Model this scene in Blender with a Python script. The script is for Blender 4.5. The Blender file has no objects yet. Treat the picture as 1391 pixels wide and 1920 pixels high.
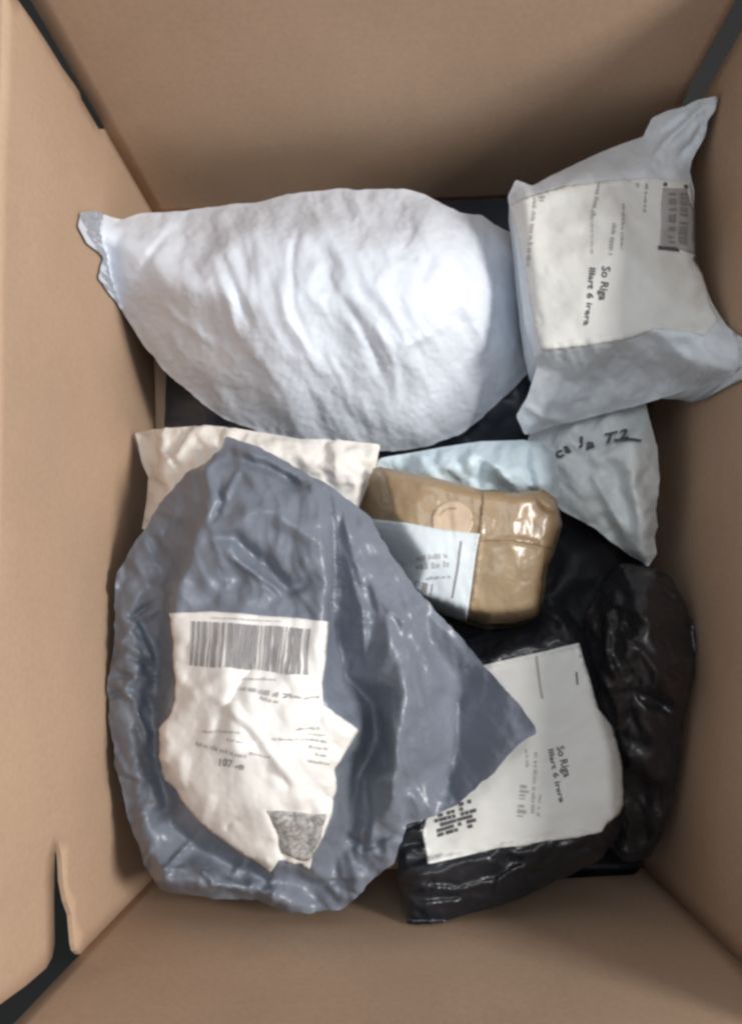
import bpy, math, random
import numpy as np
from mathutils import Vector, Matrix, geometry, noise
from mathutils.bvhtree import BVHTree

random.seed(7)
rng = np.random.default_rng(7)
S = bpy.context.scene
COL = S.collection

# ------------------------------------------------------------------ camera
F = 1501.0                       # focal length in photo pixels (photo is 1391 x 1920)
PW, PH = 1391.0, 1920.0
HC = 0.83                        # camera height over the box floor, metres
NADIR = (735.0, 1178.0)          # pixel straight below the camera
n_c = Vector((NADIR[0] - PW / 2, -(NADIR[1] - PH / 2), -F)).normalized()
z_c = -n_c
y_c = Vector((0, 1, 0)); y_c = (y_c - z_c * y_c.dot(z_c)).normalized()
x_c = y_c.cross(z_c)
W2C = Matrix((x_c, y_c, z_c)).transposed()      # world -> camera
C2W = W2C.transposed()
cd = bpy.data.cameras.new('camera'); cam = bpy.data.objects.new('camera', cd); COL.objects.link(cam)
cam.matrix_world = Matrix.Translation((0, 0, HC)) @ C2W.to_4x4()
cd.sensor_fit = 'VERTICAL'; cd.sensor_height = 24.0; cd.lens = 24.0 * F / PH
cd.clip_start = 0.01; cd.clip_end = 100
S.camera = cam

# ------------------------------------------------------------------ light
w = bpy.data.worlds.new('World'); S.world = w; w.use_nodes = True
bg = w.node_tree.nodes['Background']
bg.inputs[0].default_value = (0.97, 0.98, 1.0, 1); bg.inputs[1].default_value = 0.36
ld = bpy.data.lights.new('ceiling_lamp', 'AREA'); ld.shape = 'RECTANGLE'; ld.size = 0.46; ld.size_y = 0.46
ld.energy = 42; ld.color = (1.0, 0.95, 0.89)
lamp = bpy.data.objects.new('ceiling_lamp', ld); COL.objects.link(lamp)
lamp.location = (1.36, 0.10, 1.58)
lamp.rotation_euler = (Vector((0.0, 0.05, 0.1)) - lamp.location).to_track_quat('-Z', 'Y').to_euler()
ld2 = bpy.data.lights.new('ceiling_panel', 'AREA'); ld2.shape = 'RECTANGLE'; ld2.size = 0.9; ld2.size_y = 0.9
ld2.energy = 12; ld2.color = (0.93, 0.97, 1.0)
lamp2 = bpy.data.objects.new('ceiling_panel', ld2); COL.objects.link(lamp2); lamp2.location = (0.1, 0.35, 2.4)
S.view_settings.view_transform = 'Standard'; S.view_settings.look = 'None'
S.view_settings.exposure = 0.0; S.view_settings.gamma = 1.0
S.cycles.use_denoising = True
S.cycles.max_bounces = 6; S.cycles.diffuse_bounces = 5; S.cycles.use_adaptive_sampling = True; S.cycles.adaptive_threshold = 0.02
S.cycles.filter_width = 2.8

# ------------------------------------------------------------------ helpers
C2Wn = np.array(C2W)
def rays(px):
    px = np.asarray(px, float)
    d = np.stack([px[:, 0] - PW / 2, -(px[:, 1] - PH / 2), np.full(len(px), -F)], 1)
    return d @ C2Wn.T
def unproj(px, z):
    d = rays(px); t = (np.asarray(z, float) - HC) / d[:, 2]
    return np.stack([d[:, 0] * t, d[:, 1] * t, HC + d[:, 2] * t], 1)
def at(x, y, z): return Vector(unproj([(x, y)], [z])[0])

ZC = 0.13                                           # level at which the walls were traced
CTL, CTR, CBR, CBL = [at(*p, ZC).xy for p in ((215, 273), (1290, 227), (1290, 1710), (215, 1722))]
WALLS = []                                          # (point, inward normal) in plan
for a, b in ((CTL, CBL), (CBL, CBR), (CBR, CTR), (CTR, CTL)):
    e = (b - a).normalized(); WALLS.append((np.array(a), np.array((-e.y, e.x))))
def inside_push(P, gap=0.003):
    """keep points inside the box by sliding them up along their sight line"""
    cam0 = np.array((0, 0, HC))
    v = P - cam0; s = np.ones(len(P))
    for a, n in WALLS:
        vn = v[:, :2] @ n; lim = (a @ n) + gap      # need s*vn >= lim (camera at plan origin)
        bad = vn * s < lim
        s = np.where(bad & (vn < 0), np.minimum(s, lim / np.where(vn == 0, -1e-9, vn)), s)
    return cam0 + v * s[:, None]

def mesh_obj(name, V, Fc, mat, parent=None, smooth=True):
    me = bpy.data.meshes.new(name); me.from_pydata([tuple(v) for v in V], [], [tuple(int(i) for i in f) for f in Fc])
    me.validate(); me.update()
    if smooth: me.polygons.foreach_set('use_smooth', [True] * len(me.polygons))
    o = bpy.data.objects.new(name, me); COL.objects.link(o); o.parent = parent
    if mat: me.materials.append(mat)
    return o
def empty(name, loc=(0, 0, 0)):
    o = bpy.data.objects.new(name, None); COL.objects.link(o); o.empty_display_size = 0.02
    return o
def tag(o, label, cat, group=None):
    o['label'] = label; o['category'] = cat
    if group: o['group'] = group
    return o

def dense(poly, step, closed=True):
    out = []
    n = len(poly)
    for i in range(n if closed else n - 1):
        a = np.array(poly[i][:3], float); b = np.array(poly[(i + 1) % n][:3], float)
        k = max(1, int(round(np.hypot(*(b - a)[:2]) / step)))
        for j in range(k): out.append(a + (b - a) * j / k)
    if not closed: out.append(np.array(poly[-1][:3], float))
    return np.array(out)
def smooth_loop(P, n=1):
    for _ in range(n): P = 0.5 * P + 0.25 * (np.roll(P, 1, 0) + np.roll(P, -1, 0))
    return P
def in_poly(pts, poly):
    x, y = pts[:, 0], pts[:, 1]; res = np.zeros(len(pts), bool)
    px, py = poly[:, 0], poly[:, 1]; qx, qy = np.roll(px, -1), np.roll(py, -1)
    for a, b, c, d in zip(px, py, qx, qy):
        if b == d: continue
        res ^= ((b > y) != (d > y)) & (x < (c - a) * (y - b) / (d - b) + a)
    return res
def seg_dist(pts, line):
    """distance to a polyline and position 0..1 along it"""
    L = np.array([l[:2] for l in line], float); best = np.full(len(pts), 1e9); tt = np.zeros(len(pts)); side = np.zeros(len(pts))
    cl = np.concatenate([[0], np.cumsum(np.hypot(*(L[1:] - L[:-1]).T))])
    for i in range(len(L) - 1):
        a, b = L[i], L[i + 1]; e = b - a; l2 = e @ e
        u = np.clip(((pts - a) @ e) / l2, 0, 1); q = a + u[:, None] * e
        d = np.hypot(*(pts - q).T); m = d < best
        best = np.where(m, d, best); tt = np.where(m, (cl[i] + u * math.sqrt(l2)) / cl[-1], tt)
        side = np.where(m, np.sign(e[0] * (pts[:, 1] - a[1]) - e[1] * (pts[:, 0] - a[0])), side)
    return best, tt, side
def cdt(loop, inner, extra_edges=()):
    pts = [Vector((float(p[0]), float(p[1]))) for p in loop] + [Vector((float(p[0]), float(p[1]))) for p in inner]
    n = len(loop)
    r = geometry.delaunay_2d_cdt(pts, list(extra_edges), [list(range(n))], 1, 1e-4)
    V = np.array([(v.x, v.y) for v in r[0]]); T = [tuple(f) for f in r[2] if len(f) == 3]
    T2 = []
    for a, b, c in T:
        ar = (V[b, 0] - V[a, 0]) * (V[c, 1] - V[a, 1]) - (V[b, 1] - V[a, 1]) * (V[c, 0] - V[a, 0])
        if abs(ar) < 1e-6: continue
        T2.append((a, b, c) if ar < 0 else (a, c, b))      # y is down in pixels: face up in the world
    return V, np.array(T2), r[3]
class Flat:
    """barycentric lookup over a triangulated pixel patch"""
    def __init__(s, V, T):
        s.V, s.T = V, T
        s.b = BVHTree.FromPolygons([(float(v[0]), float(v[1]), 0.0) for v in V], [tuple(int(i) for i in t) for t in T])
    def look(s, pts, val):
        out = np.zeros((len(pts), val.shape[1]))
        for k, p in enumerate(pts):
            loc, nrm, idx, d = s.b.find_nearest((float(p[0]), float(p[1]), 0.0))
            t = s.T[idx]; a, b, c = s.V[t[0]], s.V[t[1]], s.V[t[2]]
            q = np.array((loc.x, loc.y)); v0, v1, v2 = b - a, c - a, q - a
            den = v0[0] * v1[1] - v0[1] * v1[0]
            u = (v2[0] * v1[1] - v2[1] * v1[0]) / den; v = (v0[0] * v2[1] - v0[1] * v2[0]) / den
            out[k] = val[t[0]] * (1 - u - v) + val[t[1]] * u + val[t[2]] * v
        return out
def tri_edges(T):
    E = {}
    for t in T:
        for a, b, c in ((t[0], t[1], t[2]), (t[1], t[2], t[0]), (t[2], t[0], t[1])):
            E.setdefault((min(a, b), max(a, b)), []).append(c)
    ed = np.array(list(E.keys())); bend = np.array([v for v in E.values() if len(v) == 2])
    rim = np.array([k for k, v in E.items() if len(v) == 1])
    return ed, bend, rim
def vnormals(P, T):
    n = np.cross(P[T[:, 1]] - P[T[:, 0]], P[T[:, 2]] - P[T[:, 0]])
    N = np.zeros_like(P)
    for k in range(3):
        for c in range(3): N[:, c] += np.bincount(T[:, k], n[:, c], len(P))
    return N / np.maximum(np.linalg.norm(N, axis=1), 1e-12)[:, None]
def fnoise(px, scale, seed):
    return np.array([noise.noise(Vector((p[0] / scale, p[1] / scale, seed))) for p in px])

def relax(P0, Pi, T, excess, direction=None, ka=0.02, kb=0.12, its=160, amp=0.0012, seed=1.0, px=None, pin=None, nscale=40):
    """slack film: every edge wants to be a little longer than the base shape gives it, so it buckles into creases"""
    ed, bend, rim = tri_edges(T)
    P = P0; N = vnormals(P0, T)
    ex = excess[ed].mean(1)
    if direction is not None:
        dv = px[ed[:, 1]] - px[ed[:, 0]]; dv /= np.linalg.norm(dv, axis=1)[:, None] + 1e-9
        dd = direction[ed].mean(1)
        ex = ex * (0.15 + 1.7 * (dv * dd).sum(1) ** 2)
    r1 = np.linalg.norm(P[ed[:, 0]] - P[ed[:, 1]], axis=1) * (1 + ex)
    r2 = np.linalg.norm(P[bend[:, 0]] - P[bend[:, 1]], axis=1) * (1 + 0.5 * excess[bend].mean(1))
    P = Pi.copy()
    if amp: P = P + N * (fnoise(px, nscale, seed) * amp)[:, None]
    cnt = np.bincount(ed.ravel(), minlength=len(P)).astype(float)
    cb = np.bincount(bend.ravel(), minlength=len(P)).astype(float) + 1e-9
    n = len(P)
    k_at = np.full(n, ka)
    if pin is not None: k_at = np.maximum(k_at, pin)
    for it in range(its):
        for (e, r, c, k) in ((ed, r1, cnt, 1.5), (bend, r2, cb, kb)):
            d = P[e[:, 0]] - P[e[:, 1]]; L = np.linalg.norm(d, axis=1) + 1e-12
            g = d * (0.5 * (L - r) / L)[:, None]
            for q in range(3):
                P[:, q] += k * (np.bincount(e[:, 1], g[:, q], n) - np.bincount(e[:, 0], g[:, q], n)) / c
        P += (P0 - P) * k_at[:, None]
    return P

def ridged(px, scale, ang, stretch, seed, octs=2):
    """crisp crease network of crumpled film, stretched along ang (degrees)"""
    a = math.radians(ang); c, sn = math.cos(a), math.sin(a); h = np.zeros(len(px)); am = 1.0
    wx = fnoise(px, scale * 3, seed + 31) * scale * 0.9; wy = fnoise(px, scale * 3, seed + 47) * scale * 0.9
    x, y = px[:, 0] + wx, px[:, 1] + wy
    u = (x * c + y * sn) / (scale * stretch); v = (-x * sn + y * c) / scale
    for o in range(octs):
        k = 2.1 ** o
        n = np.array([noise.noise(Vector((uu * k, vv * k, seed + o * 13.7))) for uu, vv in zip(u, v)])
        h += am * (1 - np.abs(n) * 2.2); am *= 0.5
    return h
class Sheet:
    """a film body: traced outline with heights, creased top, closed underside"""
    def __init__(s, outline, ctrl=(), lines=(), step=9, soft=2, zsoft=6, folds=(), excess=0.03, exfield=None,
                 direction=None, ka=0.02, kb=0.12, its=160, seed=1.0, rimpin=0.06, crinkle=None, zb=0.02, tcap=None, belly=70, rag=0.0,
                 levels=((4.6, 120), (2.2, 60), (1, 14)), foldk=1.4, foldw=1.25, ridge=None, calm=None):
        O = [tuple(p) for p in outline]
        cp = [p[:2] for p in O]; cz = [p[2] for p in O]; ee = []
        for p in ctrl: cp.append(p[:2]); cz.append(p[2])
        for ln in lines:
            for i, p in enumerate(ln):
                cp.append(p[:2]); cz.append(p[2])
                if i: ee.append((len(cp) - 2, len(cp) - 1))
        V, T, orig = cdt(cp[:len(O)], cp[len(O):], ee)
        zz = np.array([np.mean([cz[i] for i in o]) if o else np.nan for o in orig])
        if np.isnan(zz).any():
            good = ~np.isnan(zz)
            for i in np.where(~good)[0]:
                dd = np.hypot(*(V[good] - V[i]).T); zz[i] = zz[good][dd.argmin()]
        base = Flat(V, T)
        folds = list(folds)
        if crinkle:
            n_, amp_, ang_, spread_, len_ = crinkle; rr = random.Random(int(seed * 100)); op = np.array([p[:2] for p in O]); lo, hi = op.min(0), op.max(0)
            while n_ > 0:
                c_ = np.array((rr.uniform(lo[0], hi[0]), rr.uniform(lo[1], hi[1])))
                if not in_poly(c_[None], op)[0]: continue
                n_ -= 1; a_ = math.radians(ang_ + rr.gauss(0, spread_)); l_ = rr.uniform(*len_); ln_ = []
                for k_ in range(4):
                    ln_.append(tuple(c_)); a_ += rr.gauss(0, 0.22); c_ = c_ + np.array((math.cos(a_), math.sin(a_))) * l_ / 3
                folds.append((ln_, rr.uniform(0.10, 0.2) * l_ + 5, rr.choice((-1, 1, 1)) * amp_ * rr.uniform(0.4, 1.2), 'tent'))
        prev = None
        for lv, (mul, its_l) in enumerate(levels):
            st = step * mul
            loop = smooth_loop(dense(O, st), soft if mul == 1 else 0)[:, :2]
            if rag and mul == 1:
                loop = loop + rag * (np.stack([fnoise(loop, 34, seed + 3), fnoise(loop, 34, seed + 9)], 1) + 0.5 * np.stack([fnoise(loop, 13, seed + 4), fnoise(loop, 13, seed + 8)], 1))
            x0, y0 = loop.min(0); x1, y1 = loop.max(0)
            g = []
            for j, y in enumerate(np.arange(y0, y1, st * 0.87)):
                for x in np.arange(x0 + (j % 2) * st / 2, x1, st): g.append((x, y))
            g = np.array(g) + rng.uniform(-0.2, 0.2, (len(g), 2)) * st
            g = g[in_poly(g, loop)]
            ring = np.vstack([loop, loop[:1]])
            d, _, _ = seg_dist(g, ring); g = g[d > st * 0.6]
            px, T, _ = cdt(loop, g)
            z = base.look(px, zz[:, None])[:, 0]
            ed, bend, rim = tri_edges(T)
            cnt = np.bincount(ed.ravel(), minlength=len(px))
            isrim = np.zeros(len(px), bool); isrim[rim.ravel()] = True
            for _ in range(max(1, int(round(zsoft / mul ** 1.5)))):
                avg = (np.bincount(ed[:, 0], z[ed[:, 1]], len(px)) + np.bincount(ed[:, 1], z[ed[:, 0]], len(px))) / cnt
                z = np.where(isrim, z, 0.4 * z + 0.6 * avg)
            for f in folds:
                line, wd, amp = f[:3]; kind = f[3] if len(f) > 3 else 'ridge'
                wd = wd * foldw; amp = amp * foldk
                d, t, sd = seg_dist(px, line)
                tap = np.clip(np.minimum(t, 1 - t) / 0.25, 0, 1) ** 0.8
                if kind == 'ridge': h = np.exp(-(d / wd) ** 2)
                elif kind == 'sharp': h = np.clip(1 - d / wd, 0, 1) ** 1.3
                elif kind == 'tent': h = np.clip(1 - d / wd, 0, 1)
                elif kind == 'lap': h = np.where(sd > 0, np.clip(1 - d / wd, 0, 1) ** 0.8, np.clip(1 - d / (wd * 0.2), 0, 1))
                z = z + amp * h * tap
            drim, _, _ = seg_dist(px, ring)
            if ridge and mul == 1:
                amp_, sc_, an_, str_ = ridge
                hr = ridged(px, sc_, an_, str_, seed) * amp_ * np.clip(drim / 14, 0.25, 1)
                z = z + hr * (1 if calm is None else calm(px))
            P0 = inside_push(unproj(px, z)); P = P0.copy()
            if prev is not None:
                P = P + prev[0].look(px, prev[1])
            ex = 2.0 * excess * (np.ones(len(px)) if exfield is None else exfield(px))
            ex = ex * (0.5 + 1.0 * np.clip(fnoise(px, 110, seed + 20) + 0.4, 0, 1)) * (1.0 if mul > 1 else 0.75)
            if excess > 0:
                dirf = direction(px) if direction is not None else None
                pin = np.where(isrim, rimpin, 0)
                P = relax(P0, P, T, ex, dirf, ka * 0.1 * (0.5 if mul > 1 else 1), kb * (1 if mul > 1 else 0.4), its_l, amp=(0.004 if lv == 0 else 0.0), seed=seed, px=px, pin=pin, nscale=st * 2.2)
            s.flat = Flat(px, T)
            prev = (s.flat, P - P0)
        s.px, s.T = px, T
        P = inside_push(P)
        s.P = P; s.N = vnormals(P, T)
        cap = 1.0 if tcap is None else (tcap(px) if callable(tcap) else tcap)
        m = np.sqrt(np.clip(drim / belly, 0, 1)) * np.clip(drim / 12, 0, 1)
        th = np.minimum(np.maximum(P[:, 2] - zb, 0.0015), cap) * m
        B = P.copy(); B[:, 2] -= th
        ctr = P[:, :2].mean(0)
        n_ = len(px); s.V = np.vstack([P, B]); s.F = np.vstack([T, T[:, ::-1] + n_])
    def build(s, name, mat, parent=None): return mesh_obj(name, s.V, s.F, mat, parent)
    def drape(s, pts, off):
        v = s.flat.look(np.asarray(pts, float), np.hstack([s.P, s.N]))
        n = v[:, 3:]; n = n / np.maximum(np.linalg.norm(n, axis=1), 1e-9)[:, None]
        return v[:, :3] + n * off
    def patch(s, name, poly, mat, parent, off=0.0010, step=4.5, soft=0, rag=0.0, curl=None, thick=0.0011):
        loop = dense([(p[0], p[1], 0) for p in poly], step)[:, :2]
        if soft: loop = smooth_loop(loop, soft)
        if rag: loop = loop + rag * np.stack([fnoise(loop, 16, 3.3), fnoise(loop, 16, 8.1)], 1)
        x0, y0 = loop.min(0); x1, y1 = loop.max(0)
        g = np.array([(x + (j % 2) * step / 2, y) for j, y in enumerate(np.arange(y0, y1, step * 0.87)) for x in np.arange(x0, x1, step)])
        if len(g): g = g[in_poly(g, loop)]
        if len(g):
            d, _, _ = seg_dist(g, np.vstack([loop, loop[:1]])); g = g[d > step * 0.55]
        px, T, _ = cdt(loop, g)
        o = np.full(len(px), off)
        if curl is not None: o = o + curl(px)
        P = s.drape(px, o[:, None]); Q = s.drape(px, (o - thick)[:, None])
        ed, bend, rim = tri_edges(T)
        n = len(px); Fc = [tuple(t) for t in T]
        for a, b in rim: Fc.append((a, b, b + n, a + n))
        return mesh_obj(name, np.vstack([P, Q]), Fc, mat, parent)
    def quads(s, name, qs, mat, parent, off=0.0014, sub=5):
        """many small printed quads (px corners a,b,c,d) joined as one print"""
        pts = []; Fc = []
        for a, b, c, d in qs:
            a, b, c, d = map(np.array, (a, b, c, d)); k0 = len(pts)
            k = max(1, min(sub, int(np.hypot(*(d - a)) / 6)))
            for i in range(k + 1):
                t = i / k; pts.append(a + (d - a) * t); pts.append(b + (c - b) * t)
            for i in range(k): Fc.append((k0 + 2 * i, k0 + 2 * i + 1, k0 + 2 * i + 3, k0 + 2 * i + 2))
        return mesh_obj(name, s.drape(pts, off), Fc, mat, parent, smooth=False)
    def text(s, name, body, org, ang, h, mat, parent, off=0.0014, stretch=1.0, shear=0.0, bold=0.018):
        """lettering printed in the plane of the film: org = pixel of the baseline start, ang in degrees clockwise"""
        cu = bpy.data.curves.new(name, 'FONT'); cu.body = body; cu.size = 1.0; cu.resolution_u = 2; cu.shear = shear; cu.offset = bold
        to = bpy.data.objects.new('tmp', cu); COL.objects.link(to)
        bpy.context.view_layer.update()
        me = to.evaluated_get(bpy.context.evaluated_depsgraph_get()).to_mesh()
        v = np.array([vv.co[:2] for vv in me.vertices]); fc = [tuple(p.vertices) for p in me.polygons]
        to.to_mesh_clear(); bpy.data.objects.remove(to); bpy.data.curves.remove(cu)
        c, sn = math.cos(math.radians(ang)), math.sin(math.radians(ang)); k = h / 0.7
        x = v[:, 0] * k * stretch; y = -v[:, 1] * k
        pts = np.stack([org[0] + x * c - y * sn, org[1] + x * sn + y * c], 1)
        return mesh_obj(name, s.drape(pts, off), fc, mat, parent, smooth=False)
def word_dashes(a, b, h, seed, fill=0.8):
    """small unreadable print: words as short strokes along a -> b"""
    r = random.Random(seed); a = np.array(a, float); b = np.array(b, float); L = np.hypot(*(b - a)); e = (b - a) / L; n = np.array((-e[1], e[0]))
    q = []; t = 0
    while t < L:
        wl = r.uniform(0.5, 2.2) * h * 1.3; t2 = min(L, t + wl)
        u = t
        while u < t2:
            cw = h * r.uniform(0.22, 0.5); hh = h * r.choice((0.7, 0.7, 1.0))
            p = a + e * u; p2 = a + e * min(u + cw, t2)
            q.append((p - n * hh, p2 - n * hh, p2, p)); u += cw + h * 0.22
        t = t2 + h * r.uniform(0.4, 0.9)
    return q
def bars(quad, n, seed, fill=(0.4, 0.75), keep=1.0):
    tl, tr, br, bl = map(np.array, quad); r = random.Random(seed); q = []; u = 0.0
    while u < 1:
        wd = r.choice((1, 1, 2, 2, 3, 4)) / n; gp = r.choice((1, 1, 1, 2, 2, 3)) / n
        u2 = min(1, u + wd); e = r.uniform(-0.015, 0.015)
        f = lambda a, b, t: a + (b - a) * t
        if r.random() < keep: q.append((f(tl, tr, u), f(tl, tr, u2), f(bl, br, u2), f(bl, br, u)))
        u = u2 + gp
    return q

# ------------------------------------------------------------------ materials
def mat(name, col, rough=0.5, spec=0.5, var=0.06, vscale=14, bump=0.0, bscale=60, coat=0.0, col2=None, c2scale=5, sheen=0, sss=0.0, bdist=0.001, crease=0, fibre=False):
    m = bpy.data.materials.new(name); m.use_nodes = True; nt = m.node_tree; N = nt.nodes; L = nt.links
    b = N['Principled BSDF']; b.inputs['Roughness'].default_value = rough; b.inputs['Specular IOR Level'].default_value = spec
    b.inputs['Coat Weight'].default_value = coat; b.inputs['Coat Roughness'].default_value = 0.12
    tc = N.new('ShaderNodeTexCoord')
    nz = N.new('ShaderNodeTexNoise'); nz.inputs['Scale'].default_value = vscale; nz.inputs['Detail'].default_value = 5; nz.inputs['Roughness'].default_value = 0.6
    L.new(tc.outputs['Object'], nz.inputs['Vector'])
    rp = N.new('ShaderNodeValToRGB'); c2 = col2 or tuple(c * (1 - 2 * var) for c in col)
    rp.color_ramp.elements[0].position = 0.35; rp.color_ramp.elements[1].position = 0.65
    rp.color_ramp.elements[0].color = (*c2, 1); rp.color_ramp.elements[1].color = (*col, 1)
    L.new(nz.outputs['Fac'], rp.inputs['Fac']); L.new(rp.outputs['Color'], b.inputs['Base Color'])
    if fibre:
        # kraft board: short fibres, specks and the faint flute lines
        mp_ = N.new('ShaderNodeMapping'); mp_.inputs['Scale'].default_value = (150, 150, 130); L.new(tc.outputs['Object'], mp_.inputs['Vector'])
        nf = N.new('ShaderNodeTexNoise'); nf.inputs['Scale'].default_value = 1.6; nf.inputs['Detail'].default_value = 6; nf.inputs['Roughness'].default_value = 0.7
        L.new(mp_.outputs['Vector'], nf.inputs['Vector'])
        wv_ = N.new('ShaderNodeTexWave'); wv_.wave_type = 'BANDS'; wv_.bands_direction = 'Z'; wv_.inputs['Scale'].default_value = 38; wv_.inputs['Distortion'].default_value = 1.2; wv_.inputs['Detail'].default_value = 2
        L.new(tc.outputs['Object'], wv_.inputs['Vector'])
        m1 = N.new('ShaderNodeMapRange'); m1.inputs['From Min'].default_value = 0.3; m1.inputs['From Max'].default_value = 0.7; m1.inputs['To Min'].default_value = 0.92; m1.inputs['To Max'].default_value = 1.05
        L.new(nf.outputs['Fac'], m1.inputs['Value'])
        m2 = N.new('ShaderNodeMapRange'); m2.inputs['To Min'].default_value = 0.996; m2.inputs['To Max'].default_value = 1.004
        L.new(wv_.outputs['Fac'], m2.inputs['Value'])
        mm = N.new('ShaderNodeMath'); mm.operation = 'MULTIPLY'; L.new(m1.outputs['Result'], mm.inputs[0]); L.new(m2.outputs['Result'], mm.inputs[1])
        vm = N.new('ShaderNodeVectorMath'); vm.operation = 'SCALE'; L.new(rp.outputs['Color'], vm.inputs[0]); L.new(mm.outputs[0], vm.inputs['Scale'])
        L.new(vm.outputs['Vector'], b.inputs['Base Color'])
    mr = N.new('ShaderNodeMapRange'); mr.inputs['To Min'].default_value = max(0, rough - 0.08); mr.inputs['To Max'].default_value = rough + 0.08
    L.new(nz.outputs['Fac'], mr.inputs['Value']); L.new(mr.outputs['Result'], b.inputs['Roughness'])
    if bump:
        n2 = N.new('ShaderNodeTexNoise'); n2.inputs['Scale'].default_value = bscale; n2.inputs['Detail'].default_value = 3; n2.inputs['Distortion'].default_value = 0.6
        L.new(tc.outputs['Object'], n2.inputs['Vector'])
        hgt = n2.outputs['Fac']
        if crease:
            # facets of crumpled film: distance to warped cell borders, at two sizes
            wv = N.new('ShaderNodeTexNoise'); wv.inputs['Scale'].default_value = 22; wv.inputs['Detail'].default_value = 2
            L.new(tc.outputs['Object'], wv.inputs['Vector'])
            mx = N.new('ShaderNodeMix'); mx.data_type = 'VECTOR'; mx.inputs['Factor'].default_value = 0.06
            L.new(tc.outputs['Object'], mx.inputs['A']); L.new(wv.outputs['Color'], mx.inputs['B'])
            mp = N.new('ShaderNodeMapping'); mp.inputs['Scale'].default_value = (1.5, 0.75, 1.0); mp.inputs['Rotation'].default_value = (0, 0, 0.3)
            L.new(mx.outputs['Result'], mp.inputs['Vector'])
            tot = n2.outputs['Fac']
            for sc_, am_ in ((crease, 1.6), (crease * 2.6, 0.7)):
                vo = N.new('ShaderNodeTexVoronoi'); vo.feature = 'F1'; vo.distance = 'EUCLIDEAN'; vo.inputs['Scale'].default_value = sc_
                L.new(mp.outputs['Vector'], vo.inputs['Vector'])
                ma = N.new('ShaderNodeMath'); ma.operation = 'MULTIPLY_ADD'; ma.inputs[1].default_value = am_
                L.new(vo.outputs['Distance'], ma.inputs[0]); L.new(tot, ma.inputs[2]); tot = ma.outputs[0]
            hgt = tot
        bp = N.new('ShaderNodeBump'); bp.inputs['Strength'].default_value = bump; bp.inputs['Distance'].default_value = bdist
        L.new(hgt, bp.inputs['Height']); L.new(bp.outputs['Normal'], b.inputs['Normal'])
    return m
M = {
 'card':  mat('kraft_cardboard', (0.495, 0.348, 0.245), 0.8, 0.3, 0.045, 7, 0.3, 240, bdist=0.0005, fibre=True),
 'white': mat('white_film', (0.68, 0.735, 0.825), 0.45, 0.4, 0.02, 20, 0.12, 60),
 'white2': mat('white_film_pale', (0.70, 0.765, 0.83), 0.45, 0.4, 0.03, 20, 0.3, 70, crease=20),
 'blue':  mat('pale_blue_film', (0.62, 0.745, 0.82), 0.5, 0.4, 0.04, 20, 0.5, 90, crease=28),
 'milky': mat('milky_film', (0.72, 0.765, 0.775), 0.42, 0.5, 0.05, 14, 0.45, 80, crease=20),
 'cream': mat('cream_paper', (0.80, 0.775, 0.735), 0.5, 0.4, 0.05, 25, 0.6, 90, crease=34),
 'grey':  mat('grey_film', (0.175, 0.20, 0.25), 0.36, 0.5, 0.08, 18, 0.6, 70, crease=18),
 'navy':  mat('navy_film', (0.055, 0.065, 0.085), 0.4, 0.5, 0.1, 18, 0.4, 90, crease=18),
 'black': mat('black_film', (0.015, 0.017, 0.023), 0.3, 0.55, 0.1, 18, 0.6, 90, crease=28),
 'blackm': mat('black_matt_film', (0.012, 0.013, 0.017), 0.6, 0.3, 0.1, 18, 0.2, 90),
 'brownblack': mat('brown_black_film', (0.022, 0.021, 0.024), 0.27, 0.6, 0.1, 18, 0.6, 80, crease=24),
 'tape':  mat('brown_parcel_tape', (0.32, 0.225, 0.13), 0.36, 0.5, 0.06, 22, 0.6, 90, coat=0.3, crease=26),
 'tape2': mat('brown_parcel_tape_single', (0.36, 0.265, 0.16), 0.36, 0.5, 0.06, 22, 0.6, 90, coat=0.3, crease=26),
 'paper': mat('label_paper', (0.80, 0.79, 0.775), 0.62, 0.3, 0.03, 30, 0.15, 120),
 'paper2': mat('label_paper_warm', (0.73, 0.75, 0.735), 0.6, 0.3, 0.04, 18, 0.15, 120, col2=(0.70, 0.70, 0.685)),
 'paper3': mat('label_pouch', (0.62, 0.69, 0.74), 0.4, 0.5, 0.04, 24, 0.15, 120),
 'peach': mat('peach_sticker', (0.56, 0.43, 0.31), 0.4, 0.4, 0.08, 60),
 'ink':   mat('printing_ink', (0.10, 0.10, 0.11), 0.6, 0.3, 0.1, 80),
 'inkl':  mat('light_printing_ink', (0.40, 0.395, 0.395), 0.6, 0.3, 0.05, 120),
 'inkmot': mat('mottled_ink', (0.46, 0.455, 0.44), 0.6, 0.3, 0.05, 330, col2=(0.20, 0.20, 0.20)),
 'inkb':  mat('barcode_ink', (0.29, 0.28, 0.29), 0.6, 0.3, 0.05, 120),
 'inkm':  mat('mid_printing_ink', (0.25, 0.245, 0.25), 0.6, 0.3, 0.05, 120),
 'ground': mat('dark_floor', (0.013, 0.014, 0.014), 0.6, 0.3, 0.1, 3),
}

# ------------------------------------------------------------------ the setting
g = mesh_obj('ground', [(-4, -4, -0.012), (4, -4, -0.012), (4, 4, -0.012), (-4, 4, -0.012)], [(0, 1, 2, 3)], M['ground'], smooth=False)
g['kind'] = 'structure'

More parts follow.
